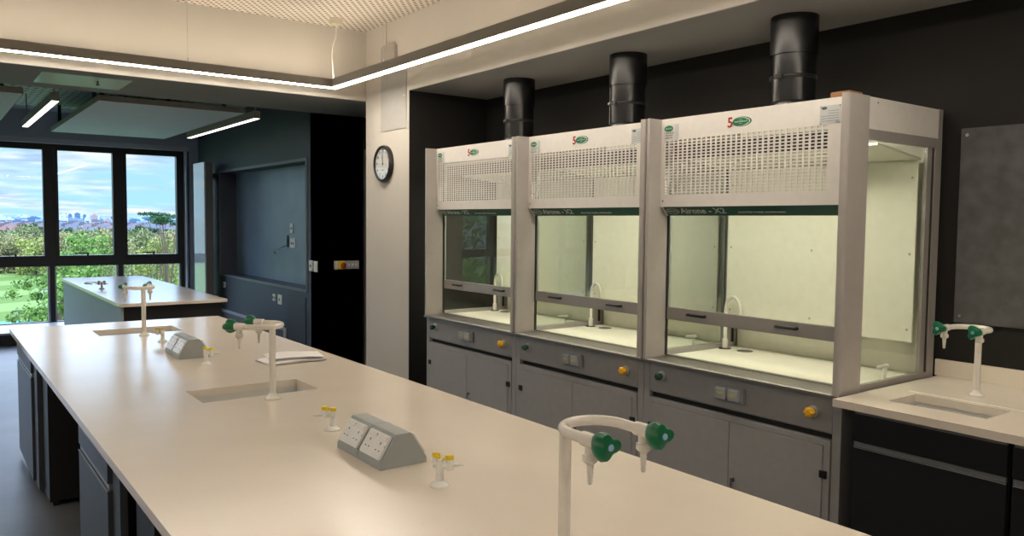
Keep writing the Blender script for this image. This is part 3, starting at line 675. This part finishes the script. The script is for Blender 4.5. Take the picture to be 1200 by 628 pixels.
def hand(name, ang, ln, wd, m_):
    a = math.radians(ang); d = Vector((0, -math.sin(a), math.cos(a))); n = Vector((0, math.cos(a), math.sin(a)))
    mb = MB(); p = Vector((-.029, 0, 0)); q = [p - d * .02 - n * wd, p - d * .02 + n * wd, p + d * ln + n * wd * .5, p + d * ln - n * wd * .5]
    A = [mb.b.verts.new(v) for v in q]; B = [mb.b.verts.new(v + Vector((-.001, 0, 0))) for v in q]
    mb.b.faces.new(A); mb.b.faces.new(B[::-1])
    for i in range(4): mb.b.faces.new((A[i], B[i], B[(i + 1) % 4], A[(i + 1) % 4]))
    mb.build(name, m_, ck)
hand('hour_hand', -3, .075, .005, M_blackpl); hand('minute_hand', -6, .115, .0035, M_blackpl)
MB().lathe([(0, .007), (.006, .006)], (-.027, 0, 0), (-1, 0, 0), 14).build('hub', M_blackpl, ck)
MB().lathe([(0, R_ - .024), (.001, R_ - .024)], (-.038, 0, 0), (-1, 0, 0), 48).build('cover_glass', glass('clock_glass', (.98, .98, .98), 1.5), ck)
ap = thing('access_panel', 'flush grey access hatch on the cream column above the clock', 'hatch', (XC, 6.60, 2.81))
MB().box(-.006, 0, -.245, .245, -.275, .275, .001).build('hatch_leaf', mat('hatch_grey', (.42, .41, .385), .6), ap)
MB().lathe([(0, .012), (.003, .010)], (-.006, -.205, .02), (-1, 0, 0), 14).build('lock', M_tapw, ap)
dv = thing('driver_box', 'slim grey lamp driver box with cable, high on the cream column', 'driver box', (XC, 6.66, 3.25))
MB().prism([(-.13, -.075), (.13, -.075), (.13, .05), (.10, .075), (-.10, .075), (-.13, .05)], 'x', -.035, 0, .003).build('casing', mat('driver_grey', (.40, .37, .33), .5), dv)
MB().tube([(-.03, .10, -.07), (-.05, .15, -.12), (-.05, .14, -.17), (-.05, .06, -.21), (-.05, -.04, -.20), (-.05, -.10, -.14), (-.05, -.12, -.09)], .004, 8).build('cable', M_blackpl, dv)
MB().tube([(-.015, .06, .07), (-.015, .055, .278)], .003, 6).build('conduit', M_lampbody, dv)

# black wall switches
es = thing('emergency_stop', 'emergency stop button on the black wall block', 'emergency stop', (3.752, YB1, 1.195))
MB().box(-.068, .066, -.03, 0, -.048, .048, .004).build('plate', M_label, es)
MB().box(-.035, .055, -.055, -.03, -.042, .042, .005).build('yellow_surround', M_yellow, es)
MB().lathe([(0, .015), (.02, .015), (.022, .028), (.036, .030), (.042, .022)], (.012, -.055, 0), (0, -1, 0), 24).build('red_button', M_red, es)
swp = thing('switch_plate', 'grey three-gang switch plate right of the emergency stop', 'switch', (3.905, YB1, 1.195))
MB().box(-.082, .082, -.012, 0, -.046, .046, .003).build('plate', M_label, swp)
for c in (-.045, 0, .045): MB().box(c - .012, c + .012, -.018, -.012, -.014, .014, .002).build('switch', M_sock, swp)
def wall_plate(label, x, y, z, w_=.086, h_=.086, n=1, dark=True):
    t = thing('wall_socket', label, 'socket', (x, y, z), 0)
    MB().box(-.012, 0, -w_ / 2, w_ / 2, -h_ / 2, h_ / 2, .002).build('plate', M_sock, t)
    if dark:
        for k in range(n):
            c = (k - (n - 1) / 2) * .06; MB().box(-.0135, -.012, c - .018, c + .018, -.016, .012, .001).build('outlet', M_printk, t)
    return t
wall_plate('white socket plate low on the slate wall below the left end of the screen recess', XS, 11.80, .735)
wall_plate('chrome-like socket plate left of a pair below the screen recess', XS, 9.75, .72, n=2, w_=.1)
wall_plate('white socket plate right of a pair below the screen recess', XS, 9.56, .71, .12, .12)
wall_plate('left plate of the pair beside the screen recess right edge', XS, 8.575, 1.178, .09, .12)
wall_plate('right blank plate of the pair beside the screen recess right edge', XS, 8.44, 1.175, .09, .12, dark=False)
wall_plate('upper single plate inside the screen recess', XS + .235, 9.76, 1.59, .10, .12)
dbl = wall_plate('double socket plate inside the screen recess beside a cable hole', XS + .235, 9.73, 1.40, .17, .12, 2)
ho = MB(); ellipse(ho, XS + .234, 9.90, 1.42, .045, .085, .002); tag(ho.build('cable_hole', M_dark), 'black oval cable hole left of the double socket in the screen recess', 'cable hole')
wi = MB().tube([(XS + .232, 9.90, 1.37), (XS + .19, 9.95, 1.35), (XS + .17, 10.10, 1.31), (XS + .17, 10.25, 1.28), (XS + .18, 10.20, 1.25)], .005, 8); tag(wi.build('loose_wire', M_blackpl), 'loose black wire hanging from the cable hole in the screen recess', 'wire')
vg = thing('heater_grille', 'perforated grey heater grille low on the slate wall', 'grille', (XS, 10.69, 0))
MB().box(-.03, 0, -1.33, 1.33, .345, .375).box(-.03, 0, -1.33, -1.30, 0, .345).box(-.03, 0, 1.30, 1.33, 0, .345).build('grille_frame', M_ltblue, vg)
MB().box(-.018, 0, -1.30, 1.30, .0, .345).build('perforated_sheet', mesh_ceiling_mat('grille_mesh', (.20, .22, .25), (.02, .02, .025), 40, .25), vg)
tb = thing('tall_panel_radiator', 'tall narrow pale panel radiator on the slate wall beside the window', 'radiator', (3.299, 12.2, 0))
MB().box(0, .02, -.28, .285, .25, 2.52, .004).build('front_panel', mat('radiator_white', (.50, .54, .58), .12, coat=.6), tb)
MB().box(.02, .125, -.275, .28, .26, 2.515, .003).build('casing', mat('radiator_side', (.14, .135, .13), .5), tb)
MB().box(.125, .24, -.2, .2, .5, .56).box(.125, .24, -.2, .2, 2.3, 2.36).box(.03, .10, -.25, -.2, 0, .26).box(.03, .10, .2, .25, 0, .26).build('bracket', M_blackpl, tb)

# ================================================================== FAR BENCH
fb = thing('island_bench', 'second cream-topped island bench in the far bay by the window', 'bench', (0, 0, 0))
MB().box(1.45, 2.44, 8.05, 11.9, BZ - .032, BZ, .002).build('worktop', M_top, fb)
MB().box(1.475, 1.495, 8.09, 11.88, 0, BZ - .032).build('side_panel', M_panel_g, fb)
MB().box(1.495, 2.40, 8.11, 11.86, 0, BZ - .032).build('cabinet_body', M_cabk, fb)
gt = gas_tap('small gas tap on the far bench top in front of the window', (1.60, 9.85, BZ), 150, 330, mat('far_tap_enamel', (.5, .42, .38), .4), mat('dark_lever', (.06, .07, .06), .5))
MB().tube([(-.02, .02, .075), (-.10, .05, .078), (-.17, .03, .075), (-.17, -.03, .07), (-.10, -.06, .065)], .006, 8).build('loop_spout', M_tap, gt)

# ================================================================== RAFTS, FAR LIGHTS, SOFFIT PANEL
def raft(label, x0, x1, y0, y1):
    t = thing('acoustic_raft', label, 'ceiling raft', ((x0 + x1) / 2, (y0 + y1) / 2, 2.85), 0, 'suspended acoustic rafts'); a, b = (x1 - x0) / 2, (y1 - y0) / 2
    MB().box(-a, a, -b, b, 0, .05).build('raft_board', M_raft, t)
    MB().box(-a - .004, a + .004, -b - .006, -b, -.001, .055).box(-a - .006, -a, -b, b, -.001, .055).box(a, a + .006, -b, b, -.001, .055).build('edge_trim', M_raftedge, t)
    for u, v in ((-.9 * a, -.85 * b), (.8 * a, -.85 * b), (-.9 * a, .85 * b), (.8 * a, .85 * b), (-.9 * a, -.6 * b), (0, -.85 * b)):
        MB().box(u - .02, u + .02, v - .01, v + .01, .05, CZ2 - .02 - 2.85).build('hanger', M_blackpl, t)
    return t
raft('pale blue-grey ceiling raft hanging in the middle of the far bay', 1.43, 2.86, 8.75, 12.35)
raft('pale blue-grey ceiling raft cut by the left edge of the view in the far bay', -.75, .79, 8.75, 11.35)
def linlight(label, x, y0, y1):
    t = thing('linear_ceiling_light', label, 'light', (x, (y0 + y1) / 2, 2.80), 0, 'linear lights of the far bay'); b = (y1 - y0) / 2
    MB().box(-.034, .034, -b, b, .003, .085).build('housing', M_lampbody, t)
    MB().box(-.030, .030, -b + .01, b - .01, 0, .003).build('diffuser', M_strip2, t)
    for v in (-b + .06, b - .2): MB().tube([(0, v, .085), (0, v, CZ2 - .02 - 2.80)], .008, 8).build('hanger', M_lampbody, t)
    return t
linlight('linear ceiling light between the two rafts in the far bay', 1.05, 8.70, 11.45)
linlight('linear ceiling light right of the middle raft beside the slate wall', 2.985, 8.72, 11.48)
sp_ = thing('ceiling_hatch', 'pale translucent flush panel with a sensor in the beam soffit', 'ceiling panel', (1.137, 7.70, ZB))
MB().box(-.335, .335, -.305, .305, -.006, 0, .001).build('panel', mat('hatch_glass', (.46, .50, .50), .4, coat=.2), sp_)
MB().tube([(.10, -.10, -.006), (.10, -.10, -.03)], .008, 10).lathe([(0, .012), (.006, .016), (.012, .010)], (.10, -.10, -.03), (0, 0, -1), 14).build('sensor', M_printk, sp_)
# ================================================================== OUTSIDE
exec_out = True
GZ = -14.0
def az(px): v = CF + CR * ((px - 600) / 929.21); v = Vector((v.x, v.y, 0)); return v.normalized()
def fieldmat():
    m = bpy.data.materials.new('mown_grass'); m.use_nodes = True; n, l = m.node_tree.nodes, m.node_tree.links; p = n['Principled BSDF']; p.inputs['Roughness'].default_value = .9; p.inputs['Specular IOR Level'].default_value = .1
    t = n.new('ShaderNodeTexCoord'); mp = n.new('ShaderNodeMapping'); mp.inputs['Rotation'].default_value = (0, 0, math.radians(62)); l.new(t.outputs['Object'], mp.inputs[0])
    wv = n.new('ShaderNodeTexWave'); wv.inputs['Scale'].default_value = .0125; wv.inputs['Distortion'].default_value = .3; l.new(mp.outputs[0], wv.inputs[0])
    r = n.new('ShaderNodeValToRGB'); q = r.color_ramp.elements; q[0].position = .45; q[0].color = (.085, .15, .030, 1); q[1].position = .55; q[1].color = (.135, .215, .06, 1); l.new(wv.outputs[0], r.inputs[0])
    l.new(r.outputs[0], p.inputs['Base Color']); return m
struct('ground_field', MB().box(-160, 260, 20, 290, GZ - 1, GZ), fieldmat())
struct('ground_town', MB().box(-4000, 6000, 290, 9000, GZ - 1, GZ - .1).box(-4000, -160, -50, 290, GZ - 1, GZ - .1).box(260, 6000, -50, 290, GZ - 1, GZ - .1), mat('town_ground', (.06, .085, .06), .95, noise=.6, nscale=.02))
hl = MB()
for k in range(60):
    a = az(-260 + k * 16) * 8600; h = 22 + 14 * math.sin(k * .7) + 10 * math.sin(k * .23 + 1); hl.prism([(-140, 0), (0, h), (140, 0)], 'x', -120, 120) if False else hl.lathe([(0, 190), (h * .6, 130), (h, 20)], (a.x, a.y, GZ), (0, 0, 1), 10)
struct('ground_hills', hl, mat('hill_haze_blue', (.10, .19, .28), .95))  # blue of the distance haze is put into the hill colour
# sports courts
c1 = MB().box(-8, 22, 112, 140, GZ, GZ + .05); tag(c1.build('sports_court', mat('court_teal', (.04, .30, .24), .8)), 'teal sports court below the left window pane', 'court')
c2 = MB().box(23.5, 32, 122, 146, GZ, GZ + .06); tag(c2.build('sports_court', mat('court_red', (.45, .10, .09), .8)), 'red sports court right of the teal court', 'court')
for k, (x, y) in enumerate(((9, 110.5), (15, 142))):
    f_ = thing('floodlight_mast', ('nearer', 'further')[k] + ' dark floodlight mast standing beside the teal court', 'floodlight', (x, y, GZ))
    MB().tube([(0, 0, 0), (0, 0, 4.5)], .06, 8).build('mast', M_printk, f_); MB().box(-.7, .7, -.1, .1, 4.4, 4.6).build('lamp_bar', M_printk, f_)
def leafmat(name, c1, c2):
    m = bpy.data.materials.new(name); m.use_nodes = True; n, l = m.node_tree.nodes, m.node_tree.links; p = n['Principled BSDF']; p.inputs['Roughness'].default_value = .6; p.inputs['Specular IOR Level'].default_value = .2
    t = n.new('ShaderNodeTexCoord'); z = n.new('ShaderNodeTexNoise'); z.inputs['Scale'].default_value = 1.4; z.inputs['Detail'].default_value = 4; l.new(t.outputs['Object'], z.inputs[0])
    r = n.new('ShaderNodeValToRGB'); q = r.color_ramp.elements; q[0].position = .35; q[0].color = (*c1, 1); q[1].position = .65; q[1].color = (*c2, 1); l.new(z.outputs[0], r.inputs[0]); l.new(r.outputs[0], p.inputs['Base Color']); return m
M_bark = mat('bark', (.10, .075, .05), .9)
def tree(name, label, loc, h, rad, m, nl=2600, leaf=.22, shape=1.0, sparse=0, group='trees beyond the window', clumps=26, z0=.35, flat=1.0):
    t = thing(name, label, 'tree', loc, random.uniform(0, 6), group); rnd = random.Random(int(loc[0] * 7 + loc[1] * 3) + 5)
    cs = []
    for k in range(clumps):
        a = rnd.uniform(0, 2 * PI); u = rnd.random() ** .5; zz = rnd.uniform(z0 + .08, .93); w_ = math.sin(PI * min(1, max(0, (zz - z0) / (1.02 - z0))) ** .8) ** .6
        cs.append(Vector((math.cos(a) * rad * u * w_ * .8, math.sin(a) * rad * u * w_ * .8, zz * h)))
    tm = MB().tube([(0, 0, 0), (rad * .02, 0, h * .3), (-rad * .03, rad * .02, h * .6), (0, 0, h * .85)], [rad * .07, rad * .055, rad * .035, rad * .01], 8)
    for c_ in cs[:12]: tm.tube([(0, 0, max(h * .2, c_.z * .6)), c_ * .6 + Vector((0, 0, c_.z * .28)), c_], [rad * .025, rad * .015, rad * .005], 5)
    tm.build('trunk', M_bark, t)
    f = MB(); cr = rad * (.30 if not sparse else .24)
    for k in range(nl):
        c_ = cs[k % clumps]; d = Vector((rnd.gauss(0, 1), rnd.gauss(0, 1), rnd.gauss(0, 1) * flat)).normalized() * cr * rnd.uniform(.55, 1.05) * (1, rnd.random())[sparse]
        d.z *= .75 * flat; p = c_ + d; s = leaf * rnd.uniform(.6, 1.2); n_ = (d.normalized() + Vector((rnd.gauss(0, .6), rnd.gauss(0, .6), rnd.gauss(0, .6)))).normalized(); u = n_.orthogonal().normalized(); v = n_.cross(u); an = rnd.uniform(0, 6); u, v = u * math.cos(an) + v * math.sin(an), v * math.cos(an) - u * math.sin(an)
        f.b.faces.new([f.b.verts.new(q) for q in (p - u * s * .5, p + v * s * .28, p + u * s * .5, p - v * s * .28)])
    me = f; o = me.build('foliage', m, t)
    return t
L1 = leafmat('leaf_green', (.05, .12, .02), (.19, .32, .07)); L2 = leafmat('leaf_yellow', (.17, .22, .05), (.34, .38, .11)); L3 = leafmat('leaf_olive', (.10, .13, .05), (.22, .25, .11)); L4 = leafmat('leaf_dark', (.015, .05, .02), (.05, .12, .05)); L5 = leafmat('leaf_tan', (.16, .165, .07), (.30, .29, .13))
def at(px, d, z=GZ): a = az(px) * d; return (a.x, a.y, z)
protos = {}
TN = [ # px, distance, height, radius, leaf material, leaf size, count, sparse, name, description
 (64, 46, 14.2, 2.9, L1, .24, 3000, 1, 'leafy_tree', 'open-branched leafy tree beside the first window post, in front of the mown field', .62),
 (90, 60, 15.7, 2.6, L1, .24, 5200, 0, 'leafy_tree', 'bright green tree left of centre in the middle window pane', .2),
 (184, 62, 15.3, 2.3, L2, .24, 4800, 0, 'broad_tree', 'tall lime green tree in the right window pane', .2),
 (154, 70, 14.2, 2.6, L3, .24, 4200, 0, 'broad_tree', 'olive brown tree in the left half of the right window pane', .2)]
PR = {}
for px, d, h, r, m, lf, nl, spz, nm, lb, z0 in TN: PR[(m.name, spz)] = (tree(nm, lb, at(px, d), h, r, m, nl, lf, sparse=spz, clumps=34, z0=z0), r, h)
def again(m, px, d, h, r, lb, nm='broad_tree'):
    t0, r0, h0 = PR[(m.name, 0)]; c_ = dup(t0, at(px, d), random.uniform(0, 6), lb, (r / r0, r / r0, h / h0)); c_.name = nm
again(L1, 116, 78, 15.2, 2.9, 'mid green tree right of centre in the middle window pane')
again(L3, 126, 60, 13.8, 1.5, 'narrow olive tree by the second window post in the middle pane')
again(L1, 104, 92, 14.6, 3.2, 'green tree behind the two nearer ones in the middle pane')
again(L3, 170, 80, 13.8, 2.2, 'low olive tree left of the lime green tree')
again(L3, 203, 66, 13.9, 1.9, 'olive tree by the right window edge under the cedar')
again(L1, 143, 95, 12.9, 2.0, 'green tree just right of the second window post')
# trees around the field
TF = [('tan', 22, 262, 10.6, 9, L5, 'tan spring tree beyond the field in the left window pane'),
      ('olive', 5, 268, 10.6, 9, L3, 'olive grey tree at the far edge of the field, left of the tan tree')]
for k, px, d, h, r, m, lb in TF: PR[(m.name, 0)] = (tree('field_tree', lb, at(px, d), h, r, m, 3600, .8, clumps=30, z0=.05, group='trees around the field'), r, h)
t0 = tree('field_tree', 'yellow green tree right of the tan tree in the left window pane', at(41, 250), 9.8, 7.5, L2, 3600, .7, clumps=30, z0=.05, group='trees around the field')
def fieldtree(m, px, d, h, r, lb):
    t_, r0, h0 = PR[(m.name, 0)]; c_ = dup(t_, at(px, d), random.uniform(0, 6), lb, (r / r0, r / r0, h / h0)); c_.name = 'field_tree'
fieldtree(L3, -14, 272, 11.5, 10, 'olive tree at the very left limit of the window view')
fieldtree(L5, 58, 285, 10.2, 7, 'tan tree behind the first window post')
fieldtree(L3, 30, 320, 12.0, 10, 'olive tree behind the tan spring tree in the left pane')
fieldtree(L5, 75, 250, 11.5, 8, 'tan tree at the far side of the field in the middle pane')
fieldtree(L3, 112, 240, 12.0, 9, 'olive tree at the far side of the field in the middle pane')
fieldtree(L5, 132, 210, 12.5, 7, 'pinkish tan tree at the right of the middle pane')
fieldtree(L3, 155, 230, 12.0, 9, 'olive tree at the far side of the field in the right pane')
fieldtree(L5, 192, 240, 12.0, 9, 'tan tree at the far side of the field in the right pane')
# trees outside the windows further left (seen in the cupboard glass)
for x, y, h, r, w_ in ((-4.5, 31, 18, 2.6, 'first'), (-9.5, 27, 19, 3, 'second'), (-15.5, 26, 19, 3, 'third'), (-22, 25, 18, 3.2, 'fourth'), (-30, 27, 19, 4, 'fifth')):
    t_, r0, h0 = PR[(L1.name, 0)]; c_ = dup(t_, (x, y, GZ), random.uniform(0, 6), w_ + ' green tree outside the windows left of the view, seen reflected in the cupboard glass', (r / r0, r / r0, h / h0)); c_.name = 'broad_tree'
# cedar with flat layered crown
tree('cedar_tree', 'tall dark cedar with flat tiers standing above the skyline at the right window edge', at(197, 60), 17.3, 1.9, L4, 1500, .22, clumps=12, z0=.80, flat=.35)
# small dark trees in the town
dk = None
for j, (px, d, h, r) in enumerate(((35, 560, 13, 6), (25, 600, 10, 6), (166, 520, 12, 8), (55, 620, 10, 7), (10, 520, 9, 9), (82, 560, 10, 7), (125, 600, 9, 8), (148, 600, 9, 8), (155, 480, 8, 7), (190, 560, 10, 8), (104, 520, 8, 8), (70, 480, 8, 9), (45, 480, 7, 10))):
    lb = 'dark tree among the distant rooftops, ' + ('in the left window pane' if px < 60 else 'in the middle window pane' if px < 140 else 'in the right window pane')
    if dk is None: dk = tree('town_tree', lb, at(px, d), 13, 6, L4, 700, 1.5, clumps=12, z0=.15, group='dark trees among the rooftops'); continue
    dup(dk, at(px, d), j, lb, (r / 6, r / 6, h / 13))
# rooftops
def house(mw, mr):
    t = thing('terraced_house', 'house', 'house', (0, 0, 0), 0, 'distant terraced houses')
    MB().box(-7, 7, -5, 5, 0, 6).build('wall', mw, t); MB().prism([(-5.6, 5.8), (0, 9.6), (5.6, 5.8)], 'x', -7.2, 7.2).build('roof', mr, t)
    MB().box(3, 4.4, -1, 1, 7.5, 11).build('chimney', mr, t)
    wn = MB()
    for x in (-4.5, 0, 4.5):
        for z in (1.2, 3.8): wn.box(x - .8, x + .8, -5.08, -5, z, z + 1.4)
    wn.build('windows', M_printk, t); return t
HP = [house(mat('render_white', (.50, .51, .54), .8), mat('roof_red', (.15, .085, .08), .8)), house(mat('brick_tan', (.20, .16, .15), .8), mat('roof_slate', (.075, .09, .125), .8)), house(mat('render_pink', (.32, .26, .27), .8), mat('roof_slate', (.075, .09, .125), .8))]
def pane(px): return 'left window pane' if px < 60 else 'middle window pane' if px < 138 else 'right window pane'
def sid(px): return ('left', 'centre', 'right')[min(2, max(0, int(((px - (0, 60, 138)[(px >= 60) + (px >= 138)]) / 25))))]
for k in range(72):
    px = -5 + (k * 37.7) % 215; d = 640 + (k * 53) % 520; src = HP[k % 3]
    lb = '%s house with %s roof in the town, %s of the %s' % (('white', 'tan brick', 'pinkish')[k % 3], ('red', 'slate', 'slate')[k % 3], sid(px), pane(px))
    if k < 3: src.location = at(px, d); src.rotation_euler = (0, 0, -.3 + .2 * (k % 5)); src['label'] = lb
    else: dup(src, at(px, d), -.5 + .25 * (k % 5), lb)
# city blocks and towers
def block(label, px, d, w_, h, m, top=0):
    t = thing('tower_block', label, 'building', at(px, d), random.uniform(-.3, .3), 'distant city buildings')
    MB().box(-w_ / 2, w_ / 2, -w_ / 3, w_ / 3, 0, h).build('body', m, t)
    wn = MB(); nf = max(2, int(h / 9))
    for k in range(nf): z = 3 + k * (h - 5) / nf; wn.box(-w_ * .46, w_ * .46, -w_ / 3 - .3, -w_ / 3, z, z + (h - 5) / nf * .45)
    wn.build('window_bands', mat('far_glazing', (.07, .13, .2), .5), t)
    MB().box(-w_ * .2, w_ * .2, -w_ * .15, w_ * .15, h, h + h * .05 + 1.5).build('plant_room', m, t)
    return t
A1 = mat('tower_blue', (.05, .12, .24), .7); A2 = mat('tower_white_hazed', (.36, .43, .50), .7); A3 = mat('tower_pink', (.27, .21, .23), .7); A4 = mat('tower_grey_hazed', (.14, .20, .28), .7); A5 = mat('tower_blue_hazed', (.18, .28, .40), .7)  # distance haze is put into the bluish tower colours
for nm, px, d, w_, h, m in (('slim blue skyline tower left of the tallest', 83.5, 3600, 13, 27, A1), ('tallest blue tower on the skyline in the middle pane', 92, 3800, 18, 33, A1), ('slim blue skyline tower right of the tallest', 100.5, 3600, 11, 26, A1),
    ('pale tower pair, left one, near the first window post', 72, 1500, 8, 16, A2), ('pale tower pair, right one, near the first window post', 77, 1450, 9, 15, A2), ('white slab tower right of the blue towers', 103, 1500, 6, 15, A2), ('pink tower in the middle pane', 111.5, 1300, 8, 19, A3), ('slim pale tower beside the pink tower', 115.5, 1320, 5, 18, A2), ('pinkish tower next to the second window post', 128, 1400, 7, 13, A3), ('big white slab block at the left edge of the view', 3, 1300, 11, 16, A2)):
    block(nm, px, d, w_, h, m)
for k in range(70):
    px = -6 + (k * 29.3) % 216; d = 1700 + k * 42; h = 7 + (k * 13) % 11 + (d - 1500) * .0015; w_ = 12 + (k * 7) % 26
    ci = (k * 3) % 4; block('%s low city block %s of the %s' % (('pale', 'grey', 'light blue', 'blue')[ci], sid(px), pane(px)), px, d, w_, h, (A2, A4, A5, A1)[ci])
for k, px in enumerate((72.5, 116, 79)):
    c_ = thing('tower_crane', ('crane beside the first window post', 'crane above the pink tower', 'crane left of the blue towers')[k], 'crane', at(px, 1700), .3 * k, 'distant cranes'); MB().box(-.3, .3, -.3, .3, 0, 24).build('mast', A4, c_); MB().box(-3, 9, -.2, .2, 22.6, 23.1).build('jib', A4, c_)
